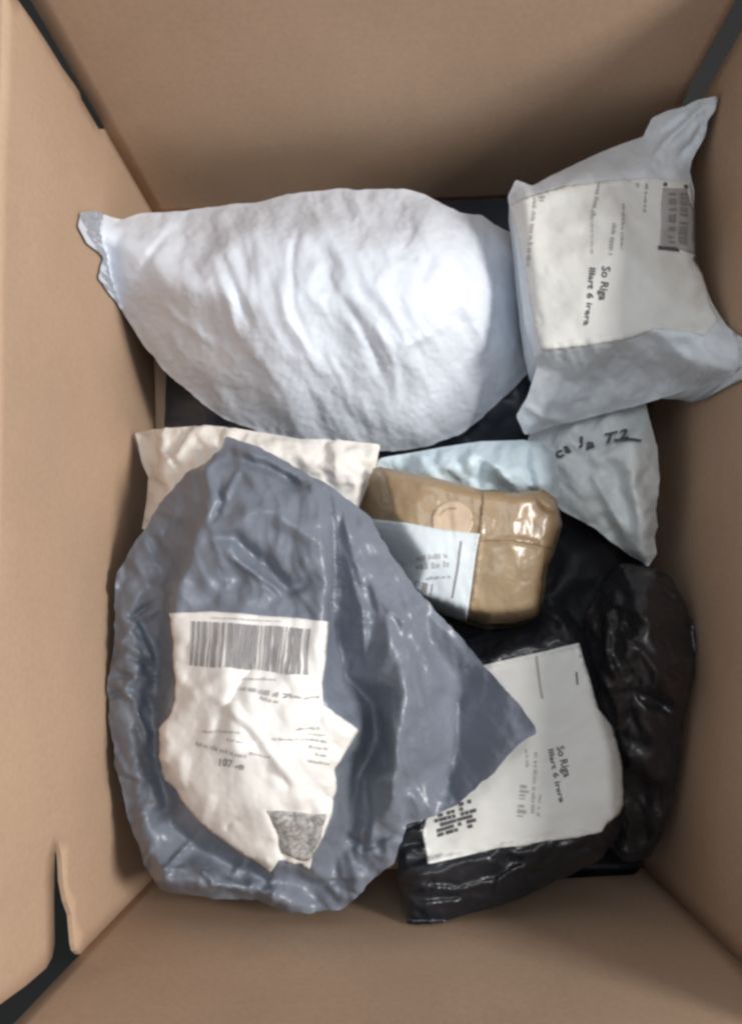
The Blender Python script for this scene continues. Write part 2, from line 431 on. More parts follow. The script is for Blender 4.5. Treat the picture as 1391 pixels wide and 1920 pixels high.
# ------------------------------------------------------------------ the cardboard box
HW = 0.352; TH = 0.0035
box = tag(empty('cardboard_box'), 'large open brown cardboard box holding all the mail parcels', 'box')
def on_wall(k, pts):
    """pixels seen on wall k -> points on that wall's inner face"""
    a, n = WALLS[k]; d = rays(pts); t = (a @ n) / (d[:, :2] @ n)
    return np.array((0, 0, HC)) + d * t[:, None]
def wall(k, loop3, name='wall'):
    a, n = WALLS[k]; e = np.array((-n[1], n[0]))
    loop3 = np.asarray(loop3, float)
    uv = np.stack([(loop3[:, :2] - a) @ e, loop3[:, 2]], 1)
    lp = dense([(u, v, 0) for u, v in uv], 0.012)[:, :2]
    gx = np.array([(u, v) for u in np.arange(uv[:, 0].min(), uv[:, 0].max(), 0.014) for v in np.arange(0, HW, 0.014)])
    gx = gx[in_poly(gx, lp)]; d, _, _ = seg_dist(gx, np.vstack([lp, lp[:1]])); gx = gx[d > 0.006]
    pts, T, _ = cdt(lp, gx)
    ed, bend, rim = tri_edges(T)
    # cardboard is never quite flat
    wob = np.array([noise.noise(Vector((p[0] * 5, p[1] * 5, k * 7.1))) for p in pts]) * 0.0022 + np.array([noise.noise(Vector((p[0] * 17, p[1] * 17, k * 3.1))) for p in pts]) * 0.0005
    span = np.clip(np.minimum(pts[:, 0] - uv[:, 0].min(), uv[:, 0].max() - pts[:, 0]) / 0.05, 0, 1)
    wob = wob * span
    if k == 0:                                       # faint bruise lines pressed across the left panel
        for ln in (((0.0, 1705), (190, 1610), (300, 1560)), ((0, 1560), (120, 1500), (230, 1455))):
            q = on_wall(0, ln); qq = np.stack([(q[:, :2] - a) @ e, q[:, 2]], 1)
            dd, tt, _ = seg_dist(pts, qq); wob = wob - 0.0012 * np.exp(-(dd / 0.006) ** 2)
    P = np.array([(*(a + e * p[0] + n * wb), p[1]) for p, wb in zip(pts, wob)])
    Q = np.array([(*(a + e * p[0] + n * (wb - TH)), p[1]) for p, wb in zip(pts, wob)])
    nn = len(P); Fc = [tuple(t) for t in T] + [tuple(int(i) + nn for i in t[::-1]) for t in T] + [(x, y, y + nn, x + nn) for x, y in rim]
    o = mesh_obj(name, np.vstack([P, Q]), Fc, M['card'], box)
    me = o.data
    # consistent normals
    import bmesh
    bm = bmesh.new(); bm.from_mesh(me); bmesh.ops.recalc_face_normals(bm, faces=bm.faces); bm.to_mesh(me); bm.free()
    for p in me.polygons:
        if p.index >= 2 * len(T): p.use_smooth = False
    return o
def v3(p, z): return (p.x, p.y, z)
# left wall (k=0: CTL -> CBL): split corner seam at the back, torn notch and slit at the front
def wz(k, x, y): return on_wall(k, [(x, y)])[0][2]
def top(p): return (p[0], p[1], HW)
lb_ = [tuple(p) for p in on_wall(0, [(186, 242), (153, 186), (150, 172), (118, 128), (88, 80), (60, 38), (33, 0)])]
lf = [tuple(p) for p in on_wall(0, [(0, 1884), (50, 1848), (88, 1815), (99, 1795), (104, 1770), (103, 1700), (106, 1640), (105, 1600), (111, 1577), (117, 1605), (122, 1650), (127, 1690), (136, 1715), (140, 1770), (143, 1782)])]
wall(0, [v3(CTL, 0), v3(CTL, wz(0, 197, 243))] + lb_ + [top(lb_[-1]), top(lf[0])] + lf + [v3(CBL, wz(0, 151, 1790)), v3(CBL, 0)])
# front wall (k=1: CBL -> CBR), right wall (k=2: CBR -> CTR), back wall (k=3: CTR -> CTL)
wall(1, [v3(CBL, 0), v3(CBL, HW), v3(CBR, HW), v3(CBR, 0)])
rg = [tuple(p) for p in on_wall(2, [(1334, 200), (1391, 78)])]
wall(2, [v3(CBR, 0), v3(CBR, HW), v3(CTR, HW), v3(CTR, 0)])
bg3 = [tuple(p) for p in on_wall(3, [(1274, 206), (1296, 152), (1322, 104), (1378, 0)])]
wall(3, [v3(CTR, 0), v3(CTR, bg3[0][2] - .004)] + bg3 + [top(bg3[-1]), v3(CTL, HW), v3(CTL, 0)])
def slab(name, quad, thick, m, parent):
    """four corners counter-clockwise seen from the outside, thickened inwards"""
    q = [Vector(p) for p in quad]; n = (q[1] - q[0]).cross(q[2] - q[0]).normalized()
    V = q + [p - n * thick for p in q]
    return mesh_obj(name, V, [(0, 1, 2, 3), (7, 6, 5, 4), (0, 4, 5, 1), (1, 5, 6, 2), (2, 6, 7, 3), (3, 7, 4, 0)], m, parent, smooth=False)
fo = 0.006
slab('floor_panel', [(CBL.x - fo, CBL.y - fo, 0.002), (CBR.x + fo, CBR.y - fo, 0.002), (CTR.x + fo, CTR.y + fo, 0.002), (CTL.x - fo, CTL.y + fo, 0.002)], 0.006, M['card'], box)
for k, (a, b) in enumerate(((CTL, CBL), (CBL, CBR), (CBR, CTR), (CTR, CTL))):       # flaps folded down outside
    n = Vector(WALLS[k][1]); e = (b - a).normalized(); a2 = a + e * 0.02 - n * 0.009; b2 = b - e * 0.02 - n * 0.009; L = 0.24
    a3 = a2 - n * 0.06; b3 = b2 - n * 0.06
    slab('flap', [v3(b2, HW - 0.002), v3(a2, HW - 0.002), v3(a3, HW - L), v3(b3, HW - L)], 0.005, M['card'], box)

# ------------------------------------------------------------------ bottom layer
sh = Sheet([(330, 425, .010), (480, 392, .010), (760, 382, .010), (1010, 372, .010), (1200, 370, .010), (1210, 600, .02), (1190, 760, .04), (1060, 850, .05), (860, 885, .05), (700, 890, .05), (480, 880, .05), (308, 860, .015), (312, 700, .012)],
           [(400, 560, .08), (700, 560, .09), (1000, 560, .09), (400, 760, .08), (700, 760, .085), (960, 760, .09), (350, 740, .055)], step=8, excess=0.04, zb=0.004, seed=2.2, ridge=(.003, 60, 40, 2.0))
tag(sh.build('poly_mailer', M['navy']), 'dark navy mailer lying at the bottom under the big white bag', 'mailer', 'mail in the box')
sh = Sheet([(980, 930, .05), (1090, 950, .06), (1190, 985, .06), (1225, 1100, .05), (1228, 1300, .05), (1225, 1500, .05), (1195, 1640, .008), (1000, 1650, .008), (800, 1650, .008), (700, 1400, .05), (760, 1050, .05)],
           [(1090, 1040, .095), (1140, 1100, .09), (1100, 1300, .1), (900, 1300, .1), (900, 1500, .1), (1120, 1500, .09)], step=8, excess=0.03, zb=0.004, seed=3.2, ridge=(.002, 60, 120, 2.0))
tag(sh.build('poly_mailer', M['blackm']), 'flat matt black mailer visible between the brown parcel and the crumpled black bag', 'mailer', 'mail in the box')

# ------------------------------------------------------------------ white mailer with handwriting
sh = Sheet([(990, 830, .10), (1000, 790, .10), (1060, 740, .11), (1150, 720, .11), (1205, 735, .115), (1213, 775, .12), (1222, 806, .125), (1231, 838, .13), (1235, 892, .13), (1233, 927, .128), (1228, 957, .125),
            (1232, 987, .122), (1227, 1007, .12), (1230, 1037, .118), (1214, 1063, .115), (1204, 1054, .113), (1176, 1039, .11), (1154, 1022, .11), (1111, 987, .11), (1085, 974, .11), (1050, 955, .11), (1030, 930, .105), (1010, 880, .10)],
           [(1090, 830, .125), (1130, 850, .135), (1160, 820, .13), (1090, 920, .128), (1070, 880, .122), (1140, 980, .122), (1150, 930, .132)],
           [[(1185, 830, .152), (1192, 900, .155), (1200, 980, .148), (1205, 1040, .13)]], step=5, excess=0.04, zsoft=8, zb=0.09, ridge=(.0022, 42, 55, 2.4), crinkle=(10, .003, 55, 25, (50, 120)), seed=4.4, soft=1, rag=1.5, ka=.015,
           folds=[([(1105, 880), (1140, 950), (1185, 1020)], 12, .004, 'sharp'), ([(1150, 860), (1165, 930), (1190, 1010)], 10, -.004, 'ridge')])
t = tag(empty('poly_mailer'), 'milky white mailer with black handwriting tucked against the right wall', 'mailer', 'mail in the box')
sh.build('film', M['milky'], t)
for tx, x, y, h, a in (('c', 1047, 862, 17, -22), ('a', 1060, 853, 20, -20), ('1', 1083, 842, 20, -15), ('a', 1100, 846, 20, -14), ('T', 1132, 836, 22, -4), ('2', 1161, 831, 20, -8)):
    sh.text('handwriting', tx, (x, y), a, h, M['ink'], t, shear=0.2, stretch=1.15, bold=0.035, off=.0026)
sh.quads('handwriting', [((1152, 829), (1152, 834), (1196, 833), (1196, 829)), ((1170, 826), (1170, 830), (1190, 834), (1191, 831))], M['ink'], t, off=.0026)

# ------------------------------------------------------------------ pale blue film bag behind the brown parcel
sh = Sheet([(712, 860, .13), (760, 851, .135), (830, 838, .14), (900, 828, .145), (980, 825, .15), (1016, 830, .15), (1040, 850, .15), (1048, 890, .15), (1049, 930, .15), (1040, 965, .14), (900, 970, .13), (760, 930, .125), (705, 885, .125)],
           [(860, 875, .165), (940, 880, .17), (1000, 870, .172), (1020, 900, .17), (800, 880, .155)], step=5, excess=0.05, zsoft=7, zb=0.11, ridge=(.0024, 36, 60, 1.6), crinkle=(12, .003, 60, 50, (40, 90)), seed=5.5, ka=.02,
           folds=[([(880, 850), (935, 880), (960, 920)], 10, .004, 'sharp'), ([(990, 835), (985, 870), (1000, 915)], 9, -.004, 'sharp')])
tag(sh.build('poly_bag', M['blue']), 'pale blue film bag peeking out behind the brown taped parcel', 'bag', 'mail in the box')

# ------------------------------------------------------------------ cream envelope
sh = Sheet([(256, 812, .088), (312, 803, .118), (384, 798, .14), (441, 803, .15), (510, 814, .15), (563, 823, .15), (635, 825, .15), (712, 834, .145), (703, 884, .15), (687, 917, .15), (671, 956, .15), (640, 1000, .14),
            (500, 1040, .14), (310, 1020, .14), (268, 990, .11), (276, 938, .105), (279, 895, .1), (267, 866, .09)],
           [(320, 870, .14), (420, 850, .165), (520, 850, .166), (620, 870, .168), (660, 860, .16), (660, 910, .165), (320, 940, .15)], step=5, excess=0.05, zsoft=7, zb=0.10, ridge=(.0022, 38, 60, 1.4), crinkle=(26, .003, 60, 70, (30, 90)), seed=6.1, ka=.03, kb=.06, soft=0,
           folds=[([(318, 815), (326, 850), (335, 885)], 7, -.004, 'sharp'), ([(285, 900), (330, 860), (360, 830)], 9, .003, 'sharp')])
tag(sh.build('paper_envelope', M['cream']), 'crinkled cream white envelope sticking out behind the grey mailer', 'envelope', 'mail in the box')

# ------------------------------------------------------------------ brown taped parcel
zt = .192
sh = Sheet([(700, 878, .16), (712, 875, .168), (797, 891, .176), (850, 904, .178), (899, 917, .18), (964, 925, .18), (1018, 917, .178), (1043, 935, .174), (1053, 984, .166), (1040, 1032, .156), (1026, 1062, .146), (1020, 1116, .13), (1010, 1164, .115),
            (964, 1177, .112), (910, 1180, .112), (872, 1168, .112), (802, 1138, .115), (720, 1080, .12), (682, 1000, .13), (681, 930, .14)],
           [(780, 940, zt), (850, 1000, zt), (800, 1050, zt), (740, 960, zt - .004), (950, 1060, zt), (900, 1020, zt)],
           [[(722, 888, .184), (800, 902, .19), (899, 927, zt), (970, 936, zt), (1030, 944, .188)], [(1030, 944, .188), (1036, 985, .184), (1016, 1060, .182), (1004, 1136, .176)],
            [(780, 1108, .182), (872, 1142, .182), (920, 1148, .182), (970, 1146, .18), (1004, 1136, .176)]], step=5, excess=0.004, zsoft=2, zb=0.102, ridge=(.0008, 40, 80, 2.0), seed=7.3, ka=.05, kb=.3, soft=0, belly=25,
           folds=[([(1000, 922), (1022, 948), (1050, 962)], 9, .005, 'sharp'), ([(905, 1016), (960, 1012), (1018, 1022)], 7, .0012, 'sharp'), ([(905, 940), (900, 1010), (890, 1100), (880, 1160)], 5, .0010, 'sharp')])
t = tag(empty('brown_parcel'), 'small brown parcel wrapped in shiny packing tape with a white label', 'parcel', 'mail in the box')
sh.build('wrapped_body', M['tape'], t)
sh.patch('tape_strip', [(905, 921), (1015, 921), (1040, 940), (1049, 984), (1037, 1030), (1020, 1026), (960, 1014), (897, 1016)], M['tape'], t, off=.0008, thick=.0009, rag=1.5)
sh.patch('tape_strip', [(898, 1012), (960, 1010), (1022, 1020), (1019, 1060), (1014, 1110), (1006, 1158), (964, 1171), (910, 1173), (877, 1162)], M['tape2'], t, off=.0005, thick=.0006, rag=1.2)
st = sh.patch('sticker', [(848 + 39 * math.cos(a), 977 + 37 * math.sin(a)) for a in np.linspace(0, 2 * math.pi, 30)[:-1]], M['peach'], t, off=.0009)
sh.quads('printed_ring', [((848 + 28 * math.cos(a), 977 + 26 * math.sin(a)), (848 + 24 * math.cos(a), 977 + 22 * math.sin(a)), (848 + 24 * math.cos(a + .3), 977 + 22 * math.sin(a + .3)), (848 + 28 * math.cos(a + .3), 977 + 26 * math.sin(a + .3))) for a in (3.5, 3.8, 4.1, 4.4, 4.7)], M['tape2'], st)
lb = sh.patch('label', [(690, 972), (760, 980), (830, 994), (899, 1001), (892, 1040), (884, 1100), (874, 1163), (835, 1152), (790, 1130), (715, 1070), (690, 1000)], M['paper3'], t, off=.0016, thick=.0016)
sh.quads('printed_rule', [((862, 1015), (866, 1015), (850, 1120), (846, 1120))], M['inkm'], lb, off=.0020)
for i, (a, b, h) in enumerate((((785, 1050), (840, 1046), 9), ((785, 1068), (845, 1062), 12), ((800, 1086), (845, 1082), 6))):
    sh.quads('print_line', word_dashes(a, b, h, 40 + i), M['inkl'], lb, off=.0020)
sh.quads('printed_block', bars(((783, 1088), (812, 1094), (806, 1140), (778, 1122)), 12, 5), M['inkm'], lb, off=.0020)

# ------------------------------------------------------------------ black bag, right
sh = Sheet([(1122, 1105, .12), (1162, 1058, .12), (1190, 1060, .125), (1222, 1066, .13), (1252, 1078, .14), (1285, 1130, .15), (1303, 1190, .152), (1301, 1270, .152), (1286, 1330, .145), (1276, 1400, .135), (1266, 1470, .125), (1248, 1555, .105), (1215, 1610, .08),
            (1170, 1615, .08), (1120, 1570, .07), (1095, 1400, .09), (1085, 1300, .12), (1090, 1220, .125), (1102, 1150, .125)],
           [(1195, 1120, .17), (1215, 1180, .185), (1180, 1230, .18), (1240, 1250, .182), (1150, 1180, .15), (1200, 1320, .16), (1230, 1400, .145), (1160, 1400, .12), (1190, 1500, .10), (1255, 1170, .17)], step=5, excess=0.018, zsoft=8, zb=0.06, ridge=(.0046, 44, 58, 2.6), crinkle=(46, .0026, 55, 35, (50, 140)), seed=8.8, ka=.02, kb=.05, rag=3,
           folds=[([(1205, 1225), (1235, 1262), (1270, 1290)], 12, .007, 'sharp'), ([(1140, 1170), (1138, 1220), (1150, 1270)], 10, .006, 'sharp'), ([(1160, 1250), (1200, 1300), (1260, 1330)], 14, -.007, 'ridge'), ([(1170, 1130), (1165, 1180), (1180, 1220)], 9, .004, 'sharp')])
tag(sh.build('plastic_bag', M['brownblack']), 'crumpled glossy black plastic bag against the right wall', 'bag', 'mail in the box')

# ------------------------------------------------------------------ black parcel with label
zt = .166
sh = Sheet([(870, 1200, .13), (940, 1182, .13), (1000, 1168, .13), (1008, 1130, .125), (1030, 1120, .125), (1062, 1138, .125), (1082, 1168, .13), (1101, 1198, .13), (1127, 1268, .13), (1141, 1334, .128), (1160, 1393, .125), (1172, 1452, .122), (1172, 1517, .122), (1160, 1562, .128),
            (1127, 1611, .142), (1072, 1640, .145), (964, 1688, .15), (883, 1713, .15), (818, 1732, .152), (762, 1732, .152), (762, 1695, .155), (744, 1641, .158), (748, 1598, .16), (740, 1500, .15), (790, 1370, .14), (850, 1240, .145)],
           [(950, 1300, zt), (1000, 1400, zt), (900, 1500, zt), (1050, 1480, zt), (1040, 1150, .138)],
           [[(890, 1240, .16), (1000, 1205, .162), (1080, 1190, .16)], [(1080, 1190, .16), (1110, 1300, .162), (1140, 1400, .162), (1150, 1520, .164), (1130, 1562, .164)], [(1130, 1562, .164), (1000, 1590, .168), (900, 1612, .17), (790, 1640, .172)]],
           step=5, excess=0.012, zsoft=4, zb=0.1, ridge=(.0034, 32, 168, 2.8), calm=lambda p: np.where(in_poly(p, np.array([(850, 1270), (908, 1250), (1080, 1210), (1112, 1320), (1140, 1370), (1155, 1440), (1155, 1515), (1125, 1552), (800, 1612), (790, 1540)])), 0.12, 1.0), seed=9.4, ka=.03, kb=.06, belly=25, soft=1, rag=2.5, exfield=lambda p: np.where((p[:, 1] > 1615 - (p[:, 0] - 800) * .16) | (p[:, 0] > 1105 + (p[:, 1] - 1200) * .19) | (p[:, 1] < 1250 - (p[:, 0] - 900) * .24), 1.7, 0.15),
           folds=[([(770, 1660), (850, 1668), (940, 1650)], 7, .004, 'sharp'), ([(770, 1700), (830, 1692), (880, 1690)], 7, .004, 'sharp'), ([(925, 1690), (935, 1650), (985, 1618)], 6, .005, 'sharp'), ([(1010, 1140), (1045, 1160), (1070, 1195)], 8, .004, 'sharp')])
t = tag(empty('black_parcel'), 'parcel wrapped in shiny black film with a large white address label', 'parcel', 'mail in the box')
sh.build('wrapped_body', M['black'], t)
lb = sh.patch('label', [(860, 1258), (908, 1246), (1000, 1225), (1083, 1205), (1100, 1262), (1118, 1330), (1146, 1365), (1162, 1430), (1166, 1505), (1158, 1525), (1134, 1546), (1128, 1560), (1040, 1576), (930, 1592), (803, 1621), (791, 1560), (840, 1400)], M['paper2'], t, off=.0015, thick=.0016)
sh.text('lettering', 'So Riga', (1042, 1400), 76, 14, M['ink'], lb, off=.0022)
sh.text('lettering', 'Illart 6 irera', (1026, 1404), 78, 10, M['ink'], lb, off=.0022, stretch=1.5)
for i, (a, b, h) in enumerate((((1001, 1410), (994, 1525), 7), ((975, 1470), (968, 1530), 16), ((1010, 1490), (1005, 1530), 6), ((985, 1405), (985, 1440), 5))):
    sh.quads('print_line', word_dashes(a, b, h, 60 + i), M['inkl'], lb, off=.0022)
sh.quads('crease_mark', [((1002, 1228), (1006, 1228), (1018, 1310), (1014, 1310))], M['inkl'], lb, off=.0022)
sh.quads('printed_rule', [((1078, 1260), (1081, 1260), (1083, 1284), (1080, 1284))], M['ink'], lb, off=.0022)
q = []; rr = random.Random(5)
for r_ in range(6):
    for c_ in range(9):
        if rr.random() < 0.62:
            x_ = 812 + c_ * 8.2 + r_ * 1.6; y_ = 1520 - c_ * 2.3 + r_ * 8.6; w_ = rr.choice((6, 8.5, 12)); q.append(((x_, y_), (x_ + w_, y_ - w_ * .28), (x_ + w_ + 1, y_ + 6.5 - w_ * .28), (x_ + 1, y_ + 6.5)))
sh.quads('printed_code', q, M['ink'], lb, off=.0022)

# ------------------------------------------------------------------ the big white bag
def dwhite(p):
    d = np.stack([np.full(len(p), 1.0), np.full(len(p), -0.28)], 1); return d / np.linalg.norm(d, axis=1)[:, None]
sh = Sheet([(150, 398, .165), (180, 396, .17), (212, 408, .155), (228, 412, .15), (262, 400, .14), (330, 396, .13), (400, 388, .13), (480, 380, .13), (545, 363, .13), (620, 355, .13), (700, 354, .13), (765, 356, .13), (812, 373, .13), (860, 397, .13),
            (905, 405, .125), (935, 425, .125), (962, 440, .125), (976, 480, .125), (986, 560, .12), (993, 640, .115), (1000, 688, .11), (960, 730, .105), (900, 785, .10), (860, 815, .098), (800, 838, .096), (740, 846, .095), (660, 842, .095), (560, 825, .095),
            (480, 808, .095), (420, 785, .095), (375, 752, .098), (320, 705, .10), (275, 655, .105), (240, 600, .115), (210, 555, .125), (185, 520, .135), (190, 497, .145), (196, 482, .15), (165, 455, .155), (148, 425, .16)],
           [(290, 470, .182), (340, 530, .198), (450, 440, .196), (450, 560, .216), (500, 650, .2), (600, 430, .204), (620, 540, .224), (700, 460, .216), (700, 640, .21), (640, 720, .175), (780, 540, .226), (800, 640, .206), (800, 440, .204), (880, 690, .155),
            (800, 765, .145), (720, 780, .145), (550, 755, .15), (430, 700, .15), (340, 630, .15), (260, 510, .165), (205, 440, .172), (175, 425, .184), (172, 408, .18), (185, 445, .176)],
           [[(805, 392, .17), (855, 470, .204), (895, 560, .2), (928, 640, .165)], [(935, 470, .145), (955, 560, .14), (965, 640, .13)]],
           step=5, excess=0.010, zsoft=34, zb=0.092, seed=11.3, foldk=0.7, ridge=(.0015, 50, 66, 5.5), crinkle=(34, .0015, 66, 16, (80, 200)), direction=dwhite, ka=.022, kb=.10, its=180, soft=1, rag=2.5,
           folds=[([(415, 470), (440, 540), (478, 630)], 12, -.006, 'sharp'), ([(395, 470), (425, 560), (450, 640)], 12, .004, 'sharp'), ([(560, 420), (547, 490), (552, 570)], 9, -.004, 'sharp'), ([(640, 550), (690, 640), (720, 720)], 12, -.004, 'sharp'),
                  ([(330, 425), (290, 470), (255, 520)], 10, -.005, 'sharp'), ([(236, 425), (222, 455), (208, 490)], 9, -.003, 'ridge'), ([(520, 520), (540, 600), (600, 690)], 12, .0045, 'sharp'), ([(700, 600), (740, 680), (745, 760)], 12, .004, 'sharp'),
                  ([(820, 620), (760, 650), (700, 720)], 14, .004, 'sharp'), ([(850, 410), (880, 440), (890, 470)], 8, -.004, 'sharp'), ([(905, 420), (910, 470), (930, 520)], 7, .004, 'sharp'), ([(300, 560), (340, 600), (420, 660)], 10, .003, 'sharp')])
tag(sh.build('poly_bag', M['white']), 'big puffy plain white plastic bag with a twisted corner at the left', 'bag', 'mail in the box')

# ------------------------------------------------------------------ white parcel with address label
zt = .222
sh = Sheet([(952, 369, .175), (966, 337, .165), (979, 342, .17), (996, 349, .172), (1059, 317, .165), (1127, 285, .165), (1183, 264, .165), (1205, 256, .168), (1222, 222, .172), (1251, 208, .176), (1282, 201, .182), (1307, 188, .19), (1345, 180, .20),
            (1340, 205, .2), (1326, 226, .195), (1321, 256, .185), (1296, 300, .18), (1292, 320, .18), (1300, 358, .182), (1300, 408, .185), (1301, 492, .19), (1312, 512, .195), (1333, 567, .205), (1360, 610, .22), (1391, 634, .238), (1412, 642, .245), (1414, 700, .245),
            (1391, 705, .235), (1350, 710, .21), (1286, 731, .165), (1208, 756, .145), (1098, 784, .135), (1035, 799, .138), (983, 816, .142), (967, 780, .15), (989, 744, .165), (1008, 688, .185), (1003, 668, .195), (985, 613, .195), (976, 550, .19), (964, 440, .185)],
           [(1150, 450, zt + .004), (1100, 560, zt + .004), (1250, 560, zt), (1250, 400, .212), (1190, 690, .178), (1100, 730, .16), (1020, 770, .158), (1270, 260, .19), (1240, 290, .19)],
           [[(985, 372, .2), (1080, 345, .206), (1200, 318, .204), (1262, 318, .198)], [(985, 372, .2), (1000, 500, .212), (1018, 655, .214)], [(1018, 655, .214), (1120, 648, .219), (1190, 632, .22), (1226, 622, .22)],
            [(1226, 622, .22), (1262, 660, .21), (1330, 690, .222), (1391, 700, .236)], [(1226, 622, .22), (1320, 626, .222), (1391, 660, .243)], [(1226, 622, .22), (1240, 690, .178), (1270, 732, .165)],
            [(1262, 318, .198), (1285, 420, .2), (1298, 500, .204), (1320, 590, .214)], [(1020, 690, .185), (1050, 740, .165), (1092, 780, .14)]],
           step=5, excess=0.012, zsoft=5, zb=0.13, ridge=(.0022, 44, 60, 1.8), calm=lambda p: np.where(in_poly(p, np.array([(975, 385), (1060, 355), (1243, 342), (1285, 350), (1295, 490), (1325, 580), (1310, 625), (1226, 615), (1020, 650), (990, 520)])), 0.3, 1.0), crinkle=(12, .0014, 60, 60, (40, 110)), seed=12.7, ka=.045, kb=.15, belly=30, soft=1, rag=1.2, exfield=lambda p: np.where((p[:, 1] < 335) | (p[:, 1] > 650) | (p[:, 0] > 1290), 1.8, 0.4),
           folds=[([(1225, 290), (1270, 245), (1330, 190)], 9, .004, 'sharp'), ([(1240, 250), (1265, 235), (1290, 215)], 7, -.004, 'sharp'), ([(1270, 300), (1300, 265), (1325, 215)], 7, -.004, 'sharp'), ([(983, 760), (1020, 782), (1060, 790)], 8, .004, 'sharp')])
t = tag(empty('white_parcel'), 'boxy parcel in white film with a big address label leaning in the right corner', 'parcel', 'mail in the box')
sh.build('wrapped_body', M['white2'], t)
lb = sh.patch('label', [(957, 385), (985, 374), (1060, 352), (1120, 343), (1200, 336), (1243, 338), (1290, 345), (1298, 400), (1300, 490), (1314, 520), (1330, 575), (1343, 604), (1320, 632), (1285, 622), (1226, 617), (1180, 634), (1100, 648), (1018, 656), (1003, 610), (990, 520), (975, 450)], M['paper2'], t, off=.0015, thick=.0016)
sh.text('lettering', 'So Riga', (1128, 500), 96, 15, M['ink'], lb, off=.0022)
sh.text('lettering', 'Illart 6 irera', (1106, 502), 96.5, 11, M['ink'], lb, off=.0022, stretch=1.45)
for i, (a, b, h) in enumerate((((1000, 375), (991, 500), 7), ((1012, 372), (1014, 388), 10), ((1118, 345), (1110, 405), 8), ((1192, 345), (1192, 352), 8), ((1208, 345), (1206, 400), 5), ((1110, 395), (1108, 480), 4), ((1148, 420), (1140, 480), 9), ((1165, 385), (1160, 470), 5))):
    sh.quads('print_line', word_dashes(a, b, h, 20 + i), M['inkl'], lb, off=.0022)
sh.patch('printed_block', [(1240, 355), (1280, 357), (1295, 400), (1298, 478), (1262, 466), (1234, 466)], M['inkl'], lb, off=.0021)
sh.quads('printed_bar', [((1240, 345), (1282, 350), (1283, 357), (1240, 352))], M['ink'], lb, off=.0026)
sh.quads('printed_bar', [((1230, 463), (1264, 466), (1264, 473), (1230, 471))], M['ink'], lb, off=.0026)
sh.quads('printed_bar', [((1264, 466), (1299, 484), (1298, 492), (1264, 473))], M['ink'], lb, off=.0026)
sh.quads('printed_code', bars(((1250, 365), (1250, 458), (1262, 458), (1262, 365)), 26, 3) + bars(((1268, 365), (1270, 462), (1284, 466), (1282, 365)), 26, 4), M['inkm'], lb, off=.0026)

# ------------------------------------------------------------------ the grey mailer
def calm_grey(p):
    r = np.sqrt(((p[:, 0] - 470) / 165) ** 2 + ((p[:, 1] - 1370) / 255) ** 2)
    return np.clip((r - 0.85) / 0.25, 0.3, 1) * np.where((p[:, 0] > 850) & (p[:, 1] > 1250), 0.6, 1.0)
rg_ = random.Random(21); HEM = []
for i in range(44):                                  # small sharp crumples along the loose hem
    if i < 26: cx, cy = rg_.uniform(212, 300), rg_.uniform(1040, 1630); an = rg_.choice((rg_.gauss(40, 18), rg_.gauss(130, 18)))
    else: cx, cy = rg_.uniform(300, 680), rg_.uniform(1625, 1705); an = rg_.choice((rg_.gauss(20, 15), rg_.gauss(150, 18)))
    l_ = rg_.uniform(35, 90); c_, s_ = math.cos(math.radians(an)) * l_ / 2, math.sin(math.radians(an)) * l_ / 2
    HEM.append(([(cx - c_, cy - s_), (cx + rg_.uniform(-4, 4), cy + rg_.uniform(-4, 4)), (cx + c_, cy + s_)], rg_.uniform(7, 13), rg_.choice((-1, 1)) * rg_.uniform(.0022, .0048), 'tent'))
def cap_grey(p):
    return np.where(p[:, 0] > 700, 0.03 - 0.018 * np.clip((p[:, 0] - 700) / 150, 0, 1), 0.16)
